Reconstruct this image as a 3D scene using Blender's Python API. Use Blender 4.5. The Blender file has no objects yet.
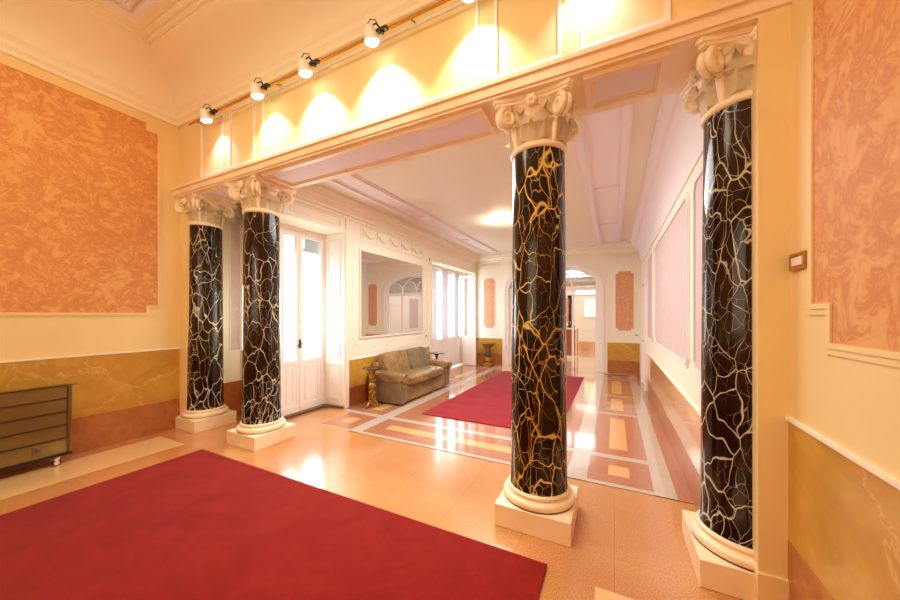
import bpy, bmesh, math, random
from mathutils import Vector, Matrix
random.seed(7)
C = bpy.context.scene.collection
PI = math.pi

# ------------------------------------------------------------------ materials
def lin(c):
    return tuple(((v/255)/12.92 if v/255 <= .04045 else ((v/255+.055)/1.055)**2.4) for v in c)+(1,)

def mat(name, col=(200,200,200), rough=.6, metal=0, spec=.5, coat=0, sheen=0):
    m = bpy.data.materials.new(name); m.use_nodes = True
    b = m.node_tree.nodes['Principled BSDF']
    b.inputs['Base Color'].default_value = lin(col)
    b.inputs['Roughness'].default_value = rough
    b.inputs['Metallic'].default_value = metal
    b.inputs['Specular IOR Level'].default_value = spec
    b.inputs['Coat Weight'].default_value = coat
    b.inputs['Coat Roughness'].default_value = .05
    b.inputs['Sheen Weight'].default_value = sheen
    return m, m.node_tree, b

def nd(nt, t, **kw):
    n = nt.nodes.new(t)
    for k, v in kw.items(): setattr(n, k, v)
    return n

def coords(nt, scale=(1,1,1), rot=(0,0,0), kind='Object'):
    tc = nd(nt, 'ShaderNodeTexCoord'); mp = nd(nt, 'ShaderNodeMapping')
    mp.inputs['Scale'].default_value = scale; mp.inputs['Rotation'].default_value = rot
    nt.links.new(tc.outputs[kind], mp.inputs['Vector'])
    return mp.outputs['Vector']

def noise(nt, vec, scale, detail=4, rough=.5, dist=0):
    n = nd(nt, 'ShaderNodeTexNoise')
    n.inputs['Scale'].default_value = scale; n.inputs['Detail'].default_value = detail
    n.inputs['Roughness'].default_value = rough; n.inputs['Distortion'].default_value = dist
    nt.links.new(vec, n.inputs['Vector'])
    return n

def ramp(nt, fac, stops, interp='LINEAR'):
    r = nd(nt, 'ShaderNodeValToRGB'); r.color_ramp.interpolation = interp
    e = r.color_ramp.elements
    while len(e) < len(stops): e.new(.5)
    for el, (p, c) in zip(e, stops):
        el.position = p; el.color = lin(c) if len(c) == 3 else c
    nt.links.new(fac, r.inputs['Fac'])
    return r.outputs['Color']

def mixc(nt, fac, a, b, mode='MIX'):
    m = nd(nt, 'ShaderNodeMix', data_type='RGBA', blend_type=mode)
    for s, v in ((m.inputs[0], fac), (m.inputs[6], a), (m.inputs[7], b)):
        if isinstance(v, (int, float)): s.default_value = v
        elif isinstance(v, tuple): s.default_value = lin(v) if len(v) == 3 else v
        else: nt.links.new(v, s)
    return m.outputs[2]

def bump(nt, b, h, strength=.3, dist=.01):
    n = nd(nt, 'ShaderNodeBump'); n.inputs['Strength'].default_value = strength
    n.inputs['Distance'].default_value = dist
    nt.links.new(h, n.inputs['Height']); nt.links.new(n.outputs['Normal'], b.inputs['Normal'])

def mottled(name, c1, c2, scale, rough=.5, coat=0, bmp=0, detail=5, lo=.35, hi=.65, dist=.4, spec=.5):
    m, nt, b = mat(name, c1, rough, coat=coat, spec=spec)
    n = noise(nt, coords(nt), scale, detail, .6, dist)
    nt.links.new(ramp(nt, n.outputs['Fac'], [(lo, c1), (hi, c2)]), b.inputs['Base Color'])
    if bmp: bump(nt, b, n.outputs['Fac'], bmp)
    return m

M = {}
M['cream_front'] = mottled('warm cream plaster', (236,210,150), (240,216,158), 1.2, .55)
M['cream_back'] = mottled('pale cream plaster', (240,232,211), (244,237,218), 1.2, .55)
M['white'] = mat('white paint', (240,234,228), .4)[0]
M['ceil_front'] = mottled('warm ceiling paint', (246,234,206), (248,238,212), 1, .6)
M['ceil_back'] = mottled('ceiling paint', (230,224,202), (234,228,208), 1, .6)
M['ceil_white'] = mat('white stucco', (236,228,230), .6)[0]
M['capital'] = mottled('carved cream stone', (250,236,206), (252,240,214), 6, .5, bmp=.05)
M['plinth'] = mottled('polished cream stone', (243,220,182), (248,230,200), 3, .35, coat=.2)
M['gold'] = mottled('aged gilding', (190,140,50), (110,70,25), 30, .35, bmp=.3)
M['gold'].node_tree.nodes['Principled BSDF'].inputs['Metallic'].default_value = .7
M['brass'] = mat('brass', (200,150,70), .3, 1)[0]
M['chrome'] = mat('dull chrome', (150,148,140), .3, 1)[0]
M['black'] = mat('black metal', (25,20,18), .4)[0]
M['lampwhite'] = mat('white lamp housing', (240,236,226), .35)[0]
M['rubber'] = mat('grey rubber', (70,60,50), .6)[0]
M['castor'] = mat('pale castor plastic', (225,205,175), .4)[0]
M['bronze'] = mottled('dark bronze', (50,38,28), (96,76,48), 25, .35)
M['dark_stone'] = mottled('dark speckled sill stone', (70,40,25), (125,85,55), 45, .35)
M['darktop'] = mat('dark polished table top', (50,38,30), .12)[0]
M['plastic'] = mat('white switch plastic', (240,235,225), .4)[0]
M['seam_dark'] = mat('dark leather seam', (58,40,24), .5)[0]
M['seam'] = mat('dark joint', (105,62,38), .6)[0]

def wallpaper():
    m, nt, b = mat('floral damask wallpaper', (222,150,120), .6)
    v = coords(nt)
    w = noise(nt, v, 3.2, 3, .5, .6)
    vv = nd(nt, 'ShaderNodeVectorMath', operation='MULTIPLY_ADD')
    vv.inputs[1].default_value = (.5, .5, .5)
    nt.links.new(w.outputs['Color'], vv.inputs[0]); nt.links.new(v, vv.inputs[2])
    vo = nd(nt, 'ShaderNodeTexVoronoi', feature='SMOOTH_F1'); vo.inputs['Scale'].default_value = 5.5
    nt.links.new(vv.outputs[0], vo.inputs['Vector'])
    n2 = noise(nt, vv.outputs[0], 7, 6, .58, 2.2)
    add = nd(nt, 'ShaderNodeMath', operation='MULTIPLY_ADD'); add.inputs[1].default_value = .55
    nt.links.new(vo.outputs['Distance'], add.inputs[0]); nt.links.new(n2.outputs['Fac'], add.inputs[2])
    c = ramp(nt, add.outputs[0], [(.46, (226,172,104)), (.62, (220,157,91)), (.72, (205,135,74)), (.80, (216,150,87)), (.9, (224,168,104))])
    nt.links.new(c, b.inputs['Base Color'])
    bump(nt, b, add.outputs[0], .15)
    return m
M['paper'] = wallpaper()
M['paper_far'] = mottled('small figured wallpaper', (232,180,138), (206,130,88), 34, .6, dist=.6)
M['paper_pink'] = mottled('pale rose wallpaper', (206,184,184), (213,193,192), 10, .6)

def marble_black():
    m, nt, b = mat('black and gold veined marble', (22,14,9), .12, spec=.4, coat=.0)
    tc = nd(nt, 'ShaderNodeTexCoord'); oi = nd(nt, 'ShaderNodeObjectInfo')
    off = nd(nt, 'ShaderNodeVectorMath', operation='ADD')
    sc = nd(nt, 'ShaderNodeVectorMath', operation='SCALE'); sc.inputs['Scale'].default_value = 1.0
    nt.links.new(oi.outputs['Location'], sc.inputs[0])
    nt.links.new(tc.outputs['Object'], off.inputs[0]); nt.links.new(sc.outputs[0], off.inputs[1])
    mp = nd(nt, 'ShaderNodeMapping'); mp.inputs['Rotation'].default_value = (.4,.6,0); mp.inputs['Scale'].default_value = (1.3,1.3,.62)
    nt.links.new(off.outputs[0], mp.inputs['Vector'])
    w = noise(nt, mp.outputs[0], 3.2, 2.5, .5, .2)
    vv = nd(nt, 'ShaderNodeVectorMath', operation='MULTIPLY_ADD'); vv.inputs[1].default_value = (.29,.29,.29)
    nt.links.new(w.outputs['Color'], vv.inputs[0]); nt.links.new(mp.outputs[0], vv.inputs[2])
    def veins(scale, wd):
        vo = nd(nt, 'ShaderNodeTexVoronoi', feature='DISTANCE_TO_EDGE'); vo.inputs['Scale'].default_value = scale
        nt.links.new(vv.outputs[0], vo.inputs['Vector'])
        wn = noise(nt, vv.outputs[0], 3.5, 3)
        mr = nd(nt, 'ShaderNodeMapRange'); mr.inputs['From Min'].default_value = .35; mr.inputs['From Max'].default_value = .75
        mr.inputs['To Min'].default_value = wd*.4; mr.inputs['To Max'].default_value = wd*3.4
        nt.links.new(wn.outputs['Fac'], mr.inputs['Value'])
        d = nd(nt, 'ShaderNodeMath', operation='DIVIDE')
        nt.links.new(vo.outputs['Distance'], d.inputs[0]); nt.links.new(mr.outputs[0], d.inputs[1])
        return ramp(nt, d.outputs[0], [(0, (1,1,1,1)), (.45, (.85,.85,.85,1)), (1, (0,0,0,1))])
    a = veins(6.4, .017); c = veins(13, .013)
    hn = noise(nt, mp.outputs[0], 1.7, 2)
    msk = ramp(nt, hn.outputs['Fac'], [(.42, (0,0,0,1)), (.6, (.8,.8,.8,1))])
    c2 = mixc(nt, 1.0, c, msk, 'MULTIPLY')
    tot = mixc(nt, 1.0, a, c2, 'LIGHTEN')
    gn = noise(nt, mp.outputs[0], 2.3, 3)
    gold = ramp(nt, gn.outputs['Fac'], [(.38, (238,220,166)), (.5, (232,204,122)), (.62, (216,172,70))])
    pale = ramp(nt, gn.outputs['Fac'], [(.38, (206,208,198)), (.55, (204,200,172)), (.68, (200,180,118))])
    sx = nd(nt, 'ShaderNodeSeparateXYZ'); nt.links.new(oi.outputs['Location'], sx.inputs[0])
    cmp = nd(nt, 'ShaderNodeMath', operation='COMPARE'); cmp.inputs[1].default_value = -.54; cmp.inputs[2].default_value = .3
    nt.links.new(sx.outputs[0], cmp.inputs[0])
    vein = mixc(nt, cmp.outputs[0], pale, gold)
    dk = noise(nt, mp.outputs[0], 4, 4)
    base = ramp(nt, dk.outputs['Fac'], [(.35, (18,11,8)), (.7, (50,30,17))])
    nt.links.new(mixc(nt, tot, base, vein), b.inputs['Base Color'])
    return m
M['marble_black'] = marble_black()

def floor_front():
    m, nt, b = mat('polished orange terrazzo', (205,150,95), .2, coat=1)
    b.inputs['Coat Roughness'].default_value = .16
    v = coords(nt)
    fine = noise(nt, v, 130, 3, .7); big = noise(nt, v, 1.1, 3, .5, .5)
    c = ramp(nt, fine.outputs['Fac'], [(.34, (168,112,66)), (.52, (206,156,104)), (.68, (230,194,144))])
    c2 = mixc(nt, 1.0, c, ramp(nt, big.outputs['Fac'], [(.35, (255,222,196)), (.65, (255,248,235))]), 'MULTIPLY')
    br = nd(nt, 'ShaderNodeTexBrick', offset=0.0, squash=1.0)
    br.inputs['Scale'].default_value = 1.0; br.inputs['Mortar Size'].default_value = .002
    br.inputs['Brick Width'].default_value = .6; br.inputs['Row Height'].default_value = .6
    br.inputs['Color1'].default_value = (1,1,1,1); br.inputs['Color2'].default_value = (.95,.93,.91,1); br.inputs['Mortar'].default_value = (.72,.64,.56,1)
    nt.links.new(v, br.inputs['Vector'])
    nt.links.new(mixc(nt, 1.0, c2, br.outputs['Color'], 'MULTIPLY'), b.inputs['Base Color'])
    return m
M['floor'] = floor_front()
def stone(name, c1, c2, scale=40):
    m = mottled(name, c1, c2, scale, .13, coat=.8, detail=6, dist=.2)
    return m
M['fl_base'] = stone('peach polished marble', (206,158,124), (222,178,142), 14)
M['fl_grey'] = stone('grey white marble band', (204,190,176), (190,176,164), 60)
M['fl_brown'] = stone('rose brown marble', (172,110,82), (186,126,96), 50)
M['fl_tan'] = stone('honey marble inlay', (222,168,112), (230,180,126), 50)
M['fl_light'] = stone('pale honey terrazzo', (232,190,130), (238,200,144), 90)
def rugmat(name, c1, c2):
    m, nt, b = mat(name, c1, .95, spec=.1, sheen=.08)
    v = coords(nt)
    n = noise(nt, v, 2.6, 4, .6, 1.2); f = noise(nt, v, 300, 2)
    c = ramp(nt, n.outputs['Fac'], [(.35, c1), (.62, c2)])
    nt.links.new(mixc(nt, .35, c, ramp(nt, f.outputs['Fac'], [(.3, (105,25,18)), (.7, (215,95,70))]), 'OVERLAY'), b.inputs['Base Color'])
    bump(nt, b, f.outputs['Fac'], .5, .004)
    return m
M['rug'] = rugmat('deep red pile', (130,25,23), (142,33,28))
M['rug_back'] = rugmat('crimson pile', (146,40,52), (160,50,62))

def wainscot_yellow(name, c1, c2):
    m, nt, b = mat(name, c1, .28, coat=.2)
    v = coords(nt, (1,1,1), (.3,.2,.5))
    n = noise(nt, v, 1.3, 6, .6, 2.5)
    c = ramp(nt, n.outputs['Fac'], [(.35, c1), (.55, c2), (.7, c1)])
    vo = nd(nt, 'ShaderNodeTexVoronoi', feature='DISTANCE_TO_EDGE'); vo.inputs['Scale'].default_value = 1.1
    vv = nd(nt, 'ShaderNodeVectorMath', operation='MULTIPLY_ADD'); vv.inputs[1].default_value = (.5,.5,.5)
    nt.links.new(n.outputs['Color'], vv.inputs[0]); nt.links.new(v, vv.inputs[2]); nt.links.new(vv.outputs[0], vo.inputs['Vector'])
    e = ramp(nt, vo.outputs['Distance'], [(0, (1,1,1,1)), (.012, (0,0,0,1))])
    nt.links.new(mixc(nt, mixc(nt, 1.0, e, (.35,.35,.35,1), 'MULTIPLY'), c, (244,212,150)), b.inputs['Base Color'])
    return m
M['yellow'] = wainscot_yellow('yellow siena marble', (206,160,68), (192,142,54))
M['siena'] = mottled('brown siena marble', (184,116,62), (164,96,50), 5, .28, coat=.2, dist=1.5)
M['siena_dark'] = mottled('brick brown marble', (150,78,46), (172,98,56), 5, .28, coat=.2, dist=1.5)

def glassmat(name, tint=(1,1,1,1), refl=.12):
    m = bpy.data.materials.new(name); m.use_nodes = True; nt = m.node_tree; nt.nodes.clear()
    o = nd(nt, 'ShaderNodeOutputMaterial'); mx = nd(nt, 'ShaderNodeMixShader')
    t = nd(nt, 'ShaderNodeBsdfTransparent'); g = nd(nt, 'ShaderNodeBsdfGlossy')
    t.inputs['Color'].default_value = tint; g.inputs['Roughness'].default_value = .02
    mx.inputs[0].default_value = refl
    nt.links.new(t.outputs[0], mx.inputs[1]); nt.links.new(g.outputs[0], mx.inputs[2]); nt.links.new(mx.outputs[0], o.inputs[0])
    return m
M['glass'] = glassmat('window glass', (.96,.98,1,1), .06)
M['glass_grey'] = glassmat('grey fanlight glass', (.72,.72,.72,1), .2)
M['mirror'] = mat('mirror silvering', (238,238,236), .01, 1)[0]
def curtain():
    m = bpy.data.materials.new('sheer white curtain'); m.use_nodes = True; nt = m.node_tree; nt.nodes.clear()
    o = nd(nt, 'ShaderNodeOutputMaterial'); a = nd(nt, 'ShaderNodeMixShader'); t = nd(nt, 'ShaderNodeBsdfTranslucent'); d = nd(nt, 'ShaderNodeBsdfDiffuse')
    t.inputs['Color'].default_value = (.22,.21,.22,1); d.inputs['Color'].default_value = (.84,.82,.82,1); a.inputs[0].default_value = .55
    nt.links.new(t.outputs[0], a.inputs[1]); nt.links.new(d.outputs[0], a.inputs[2]); nt.links.new(a.outputs[0], o.inputs[0])
    return m
M['curtain'] = curtain()
def emis(name, col, s):
    m, nt, b = mat(name, (255,255,255), .5)
    b.inputs['Emission Color'].default_value = lin(col); b.inputs['Emission Strength'].default_value = s
    return m
M['bulb_white'] = emis('white spot bulb', (255,246,235), 12)
M['bulb_red'] = emis('reddish spot bulb', (255,205,190), 9)
M['bulb_green'] = emis('greenish spot bulb', (220,255,225), 9)
M['bulb_ceiling'] = emis('warm ceiling bulb', (255,235,200), 10)
M['daylit'] = emis('backlit frosted pane', (255,250,235), 1.3)
M['daylit_warm'] = emis('backlit amber pane', (255,225,150), 1.2)

def leather():
    m, nt, b = mat('olive brown leather', (128,98,60), .42)
    v = coords(nt); n = noise(nt, v, 5, 4, .6, .4); f = noise(nt, v, 90, 3)
    nt.links.new(ramp(nt, n.outputs['Fac'], [(.35, (120,94,54)), (.65, (162,130,80))]), b.inputs['Base Color'])
    bump(nt, b, f.outputs['Fac'], .15, .003)
    return m
M['leather'] = leather()
M['leather_grey'] = mottled('greyed olive leather', (112,98,72), (132,114,84), 5, .45)

def heatmat():
    m, nt, b = mat('brushed bronze-grey sheet', (150,130,84), .22, .55)
    n = noise(nt, coords(nt, (1,.5,2)), 1.6, 3, .5, .5)
    nt.links.new(ramp(nt, n.outputs['Fac'], [(.35, (132,118,66)), (.6, (150,136,84)), (.75, (176,162,112))]), b.inputs['Base Color'])
    return m
M['sheet'] = heatmat()

# ------------------------------------------------------------------ geometry helpers
def bx(bm, x0, x1, y0, y1, z0, z1, bev=0):
    r = bmesh.ops.create_cube(bm, size=1)
    vs = r['verts']
    for v in vs:
        v.co = Vector(((x0+x1)/2+v.co.x*(x1-x0), (y0+y1)/2+v.co.y*(y1-y0), (z0+z1)/2+v.co.z*(z1-z0)))
    if bev:
        es = {e for v in vs for e in v.link_edges}
        bmesh.ops.bevel(bm, geom=list(es), offset=bev, segments=3, affect='EDGES', profile=.5)
    return vs

def lathe(bm, prof, n=48, c=(0,0,0), caps=True):
    rings = []
    for r, z in prof:
        rings.append([bm.verts.new((c[0]+r*math.cos(2*PI*i/n), c[1]+r*math.sin(2*PI*i/n), c[2]+z)) for i in range(n)])
    for a, b in zip(rings, rings[1:]):
        for i in range(n):
            j = (i+1) % n
            bm.faces.new((a[i], a[j], b[j], b[i]))
    if caps:
        bm.faces.new(list(reversed(rings[0]))); bm.faces.new(rings[-1])

def tube(bm, pts, rad, n=8, closed=False):
    pts = [Vector(p) for p in pts]
    rings = []; up = Vector((0,0,1))
    rd = rad if isinstance(rad, (list, tuple)) else [rad]*len(pts)
    prev = None
    for i, p in enumerate(pts):
        if closed: t = pts[(i+1) % len(pts)]-pts[i-1]
        else: t = pts[min(i+1, len(pts)-1)]-pts[max(i-1, 0)]
        t.normalize()
        if prev is None:
            a = t.cross(up)
            if a.length < .01: a = t.cross(Vector((1,0,0)))
        else: a = prev-t*prev.dot(t)
        a.normalize(); prev = a; b = t.cross(a)
        rings.append([bm.verts.new(p+(a*math.cos(2*PI*k/n)+b*math.sin(2*PI*k/n))*rd[i]) for k in range(n)])
    rr = list(zip(rings, rings[1:]))
    if closed: rr.append((rings[-1], rings[0]))
    for a, b in rr:
        for k in range(n):
            j = (k+1) % n
            bm.faces.new((a[k], a[j], b[j], b[k]))
    if not closed:
        bm.faces.new(list(reversed(rings[0]))); bm.faces.new(rings[-1])

def prism(bm, pts, vec):
    """pts: coplanar 3-D outline; vec: extrusion"""
    a = [bm.verts.new(p) for p in pts]; b = [bm.verts.new(Vector(p)+Vector(vec)) for p in pts]
    n = len(a)
    bm.faces.new(a); bm.faces.new(list(reversed(b)))
    for i in range(n):
        j = (i+1) % n
        bm.faces.new((a[j], a[i], b[i], b[j]))

def ring(bm, outer, inner, vec):
    n = len(outer); vec = Vector(vec)
    oa = [bm.verts.new(p) for p in outer]; ia = [bm.verts.new(p) for p in inner]
    ob = [bm.verts.new(Vector(p)+vec) for p in outer]; ib = [bm.verts.new(Vector(p)+vec) for p in inner]
    for i in range(n):
        j = (i+1) % n
        bm.faces.new((oa[i], oa[j], ia[j], ia[i])); bm.faces.new((ob[j], ob[i], ib[i], ib[j]))
        bm.faces.new((oa[j], oa[i], ob[i], ob[j])); bm.faces.new((ia[i], ia[j], ib[j], ib[i]))

def offset2(poly, d):
    """grow a 2-D polygon outwards by d"""
    n = len(poly); area = sum(poly[i][0]*poly[(i+1) % n][1]-poly[(i+1) % n][0]*poly[i][1] for i in range(n))
    s = 1 if area > 0 else -1; out = []
    for i in range(n):
        p0, p, p1 = Vector(poly[i-1]), Vector(poly[i]), Vector(poly[(i+1) % n])
        d0 = (p-p0).normalized(); d1 = (p1-p).normalized()
        n0 = Vector((d0.y, -d0.x))*s; n1 = Vector((d1.y, -d1.x))*s
        m = n0+n1
        if m.length < 1e-6: m = n0.copy()
        m = m/max(m.dot(n0), .3)*1.0
        out.append((p.x+m.x*d, p.y+m.y*d))
    return out

def finish(name, bm, m, parent=None, smooth=False, ang=40):
    bmesh.ops.recalc_face_normals(bm, faces=bm.faces[:])
    me = bpy.data.meshes.new(name); bm.to_mesh(me); bm.free()
    me.materials.append(m)
    o = bpy.data.objects.new(name, me); C.objects.link(o)
    if smooth:
        me.polygons.foreach_set('use_smooth', [True]*len(me.polygons))
        try: me.set_sharp_from_angle(angle=math.radians(ang))
        except Exception: pass
    if parent: o.parent = parent
    return o

def tag(o, label, cat, group=None):
    o['label'] = label; o['category'] = cat
    if group: o['group'] = group
    return o

def thing(name, label, cat, loc=(0,0,0), rz=0, group=None):
    o = bpy.data.objects.new(name, None); C.objects.link(o); o.empty_display_size = .1
    o.location = loc; o.rotation_euler = (0,0,rz)
    return tag(o, label, cat, group)

def struct(name, bm, m, **k):
    o = finish(name, bm, m, **k); o['kind'] = 'structure'
    return o

def dup(root, loc, rz, label):
    r = root.copy(); C.objects.link(r); r.location = loc; r.rotation_euler = (0,0,rz); r['label'] = label
    for ch in list(root.children):
        c = ch.copy(); C.objects.link(c); c.parent = r
        for g in ch.children:
            d = g.copy(); C.objects.link(d); d.parent = c
    return r

def new(): return bmesh.new()

# wall maps: (u along wall, v height, d into the room) -> point
def W_x(X, s): return lambda u, v, d: (X+s*d, u, v)
def W_y(Y, s): return lambda u, v, d: (u, Y+s*d, v)

def slab(bm, W, poly, d0, d1):
    v = Vector(W(0,0,d1))-Vector(W(0,0,d0))
    prism(bm, [W(u, z, d0) for u, z in poly], v)

def frame(bm, W, poly, w0, w1, d0, d1):
    v = Vector(W(0,0,d1))-Vector(W(0,0,d0))
    ring(bm, [W(u, z, d0) for u, z in offset2(poly, w1)], [W(u, z, d0) for u, z in offset2(poly, w0)], v)

def rect(u0, u1, z0, z1): return [(u0,z0),(u1,z0),(u1,z1),(u0,z1)]

def notched(u0, u1, z0, z1, nu, nz):
    return [(u0+nu,z0),(u1-nu,z0),(u1-nu,z0+nz),(u1,z0+nz),(u1,z1-nz),(u1-nu,z1-nz),(u1-nu,z1),(u0+nu,z1),(u0+nu,z1-nz),(u0,z1-nz),(u0,z0+nz),(u0+nu,z0+nz)]

def paper_panel(W, poly, parent, m, fm, fw=.04, fd=.02):
    bm = new(); slab(bm, W, poly, 0, .006); finish('wallpaper_panel', bm, m, parent)
    bm = new(); frame(bm, W, poly, 0, fw*.45, 0, fd); frame(bm, W, poly, fw*.45, fw, 0, fd*.55); finish('panel_moulding', bm, fm, parent)

# ------------------------------------------------------------------ key dimensions (metres)
XL, XR = -5.5, .83          # front room side walls
BL, BR = -4.08, .62         # gallery side walls
YF, YB = 2.42, 2.86         # colonnade wall front / back face
FAR = 10.0
ZC = 4.9                    # front ceiling
ZG = 3.5                    # gallery ceiling
YN = -3.4                   # wall behind the camera
SOF = 3.235                 # soffit height

# ------------------------------------------------------------------ floor
bm = new(); bx(bm, -6.2, 1.6, YN-.2, 17, -.15, 0)
floor = struct('floor', bm, M['floor'])
def inlay(name, rects, m, z):
    bm = new()
    for x0, x1, y0, y1 in rects: bx(bm, x0, x1, y0, y1, 0.0005, z)
    o = finish(name, bm, m, floor); return o
inlay('marble_field', [(-3.78, BR, 3.38, 9.99), (-4.5, .9, 10.26, 16.9)], M['fl_base'], .002)
gx = [(-3.26,-3.07), (-.43,-.24), (.32,.49)]
gy = [(3.38,3.44), (4.03,4.13), (5.80,5.88), (7.08,7.16), (8.9,8.98), (9.55, 9.62)]
brown = []; tan = []
for a, b in ((-3.82,-3.26), (-.24,.32)):
    for (p, q), (r, s) in zip(gy, gy[1:]):
        brown.append((a, b, q, r))
        mg = min(.2, (r-q)*.3); tan.append(((a+b)/2-.095, (a+b)/2+.095, q+mg, r-mg))
brown += [(-3.07,-.43,3.44,4.03), (-3.07,-.43,4.13,4.45), (-3.07,-2.75,4.45,8.9), (-.68,-.43,4.45,8.9), (.49,.62,3.38,9.9), (-4.08,-3.82,4.13,9.9)]
tan += [(-2.85,-.65,3.66,3.82)]
inlay('brown_inlay', brown, M['fl_brown'], .004)
inlay('tan_inlay', tan, M['fl_tan'], .005)
inlay('grey_band', [(a, b, 3.38, 9.55) for a, b in gx], M['fl_grey'], .0062)
inlay('grey_band', [(-3.26, .49, *gy[0]), (-4.0, .49, *gy[1])]+[(-3.82, -3.26, p, q) for p, q in gy[2:]]+[(-.24, .32, p, q) for p, q in gy[2:]]+[(-4.0,.5,9.55,9.65)], M['fl_grey'], .0055)
inlay('pale_strip', [(-5.3,-4.72,YN,2.13), (-.1,.48,YN,2.1)], M['fl_light'], .002)

# ------------------------------------------------------------------ front room walls
bm = new(); bx(bm, XL-.2, XL, YN, YB, 0, ZC)
wl = struct('wall_left', bm, M['cream_front'])
WL = W_x(XL, 1)
paper_panel(WL, notched(-2.4, 2.17, 1.615, 4.11, .12, .1), wl, M['paper'], M['cream_front'])
def wainscot(W, parent, u0, u1, zl, zt, low, up, cap=True, capm=None):
    bm = new(); slab(bm, W, rect(u0, u1, 0, zl), 0, .012); finish('wainscot_base', bm, low, parent)
    bm = new(); slab(bm, W, rect(u0, u1, zl, zt), 0, .010); finish('wainscot', bm, up, parent)
    if cap:
        bm = new(); slab(bm, W, rect(u0, u1, zt, zt+.018), 0, .02)
        finish('wainscot_cap', bm, capm or M['cream_back'], parent)
wainscot(WL, wl, YN, YF, .41, 1.11, M['siena'], M['yellow'])

bm = new(); bx(bm, XR, XR+.2, YN, YB+.06, 0, ZC)
wr = struct('wall_right', bm, M['cream_front'])
WR = W_x(XR, -1)
paper_panel(WR, notched(-2.4, 2.11, 1.476, 4.02, .145, .17), wr, M['paper'], M['cream_front'], fw=.05, fd=.014)
wainscot(WR, wr, YN, YF, .41, 1.04, M['siena'], M['yellow'])
bm = new(); bx(bm, XL-.2, XR+.2, YN-.2, YN, 0, ZC)
wb = struct('wall_rear', bm, M['cream_front'])
WB = W_y(YN, 1)
paper_panel(WB, notched(-4.6, -2.6, 1.6, 4.1, .12, .1), wb, M['paper'], M['cream_front'])
paper_panel(WB, notched(-2.1, .2, 1.6, 4.1, .12, .1), wb, M['paper'], M['cream_front'])
wainscot(WB, wb, XL+.02, XR-.02, .39, 1.06, M['siena'], M['yellow'])

# colonnade wall above the columns
bm = new(); bx(bm, XL, XR, YF, YB, SOF+.095, ZC)
wc = struct('wall_colonnade', bm, M['cream_front'])
WC = W_y(YF, -1)
bm = new()
for a, b in ((-4.92,-4.42), (-4.27,-3.80), (-3.63,-.97), (-.817,-.345), (-.2,.297)):
    frame(bm, WC, rect(a, b, 3.42, 4.12), -.012, .012, 0, .014)
finish('panel_moulding', bm, M['white'], wc)
# architrave ledge with soffit coffers
bm = new()
bx(bm, XL, XR, 2.33, YB, SOF, SOF+.07); bx(bm, XL, XR, 2.31, YB-.01, SOF+.07, SOF+.095)
bx(bm, XL, XR, 2.345, YB+.02, SOF-.02, SOF+.03)
ar = finish('architrave', bm, M['plinth'], wc)
bm = new(); pk = new()
for a, b in ((-4.86,-4.42), (-3.62,-.92), (-.19,.31)):
    for q in ((a, b, 2.385, 2.80),):
        z = SOF-.045
        def H(u, v, d): return (u, v, SOF-.02-d)
        frame(bm, H, rect(*q), -.045, 0, 0, .03); frame(bm, H, rect(*q), -.06, -.045, 0, .015)
        slab(pk, H, rect(q[0]+.06, q[1]-.06, q[2]+.06, q[3]-.06), 0, .004)
finish('soffit_moulding', bm, M['plinth'], wc)
finish('soffit_panel', pk, M['ceil_white'], wc)

# piers that hold the end columns
bm = new(); bx(bm, XL, -5.28, 2.435, YB, 0, SOF-.02)
struct('trim_1', bm, M['cream_front'])
bm = new(); bx(bm, .70, XR, 2.345, YB, 0, SOF-.02); bx(bm, .692, XR-.001, 2.33, YB-.01, 0, .20, .004)
struct('trim_2', bm, M['cream_front'])

# front ceiling
bm = new(); bx(bm, XL-.2, XR+.2, YN-.2, YB, ZC, ZC+.15)
cf = struct('ceiling', bm, M['ceil_front'])
bm = new()
def cornice(bm, prof, W, u0, u1, m0=0, m1=0):
    """prof: (d, z) outline; m0/m1 mitre at the two ends"""
    n = len(prof); a = []; b = []
    for d, z in prof:
        a.append(bm.verts.new(W(u0+m0*d, z, d))); b.append(bm.verts.new(W(u1-m1*d, z, d)))
    for i in range(n-1): bm.faces.new((a[i], a[i+1], b[i+1], b[i]))
prf = [(0,4.23), (.03,4.23), (.03,4.27), (.06,4.30), (.06,4.36), (.10,4.40)]+[(.10+.42*(1-math.cos(t*PI/2/8)), 4.40+.40*math.sin(t*PI/2/8)) for t in range(1,9)]+[(.52,4.83), (.56,4.83), (.56,4.87), (.62,4.87), (.62,4.9)]
for W, u0, u1 in ((WL, YN, YF), (WR, YN, YF), (W_y(YF,-1), XL, XR), (WB, XL, XR)):
    cornice(bm, prf, W, u0, u1, 1, 1)
finish('cornice', bm, M['ceil_front'], cf, smooth=True, ang=30)
bm = new()
def HC(z): return lambda u, v, d: (u, v, z-d)
bx4 = rect(-4.72, .08, YN+.8, 1.66)
frame(bm, HC(ZC), bx4, -.03, .03, 0, .04); frame(bm, HC(ZC), bx4, -.10, -.07, 0, .025)
for xx in (-3.3, -1.5): bx(bm, xx-.1, xx-.06, YN+.8, 1.66, ZC-.035, ZC); bx(bm, xx+.06, xx+.1, YN+.8, 1.66, ZC-.035, ZC)
bx(bm, -4.72, .08, -.4, -.35, ZC-.035, ZC); bx(bm, -4.72, .08, -.2, -.15, ZC-.035, ZC)
finish('ceiling_moulding', bm, M['ceil_white'], cf)

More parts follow.
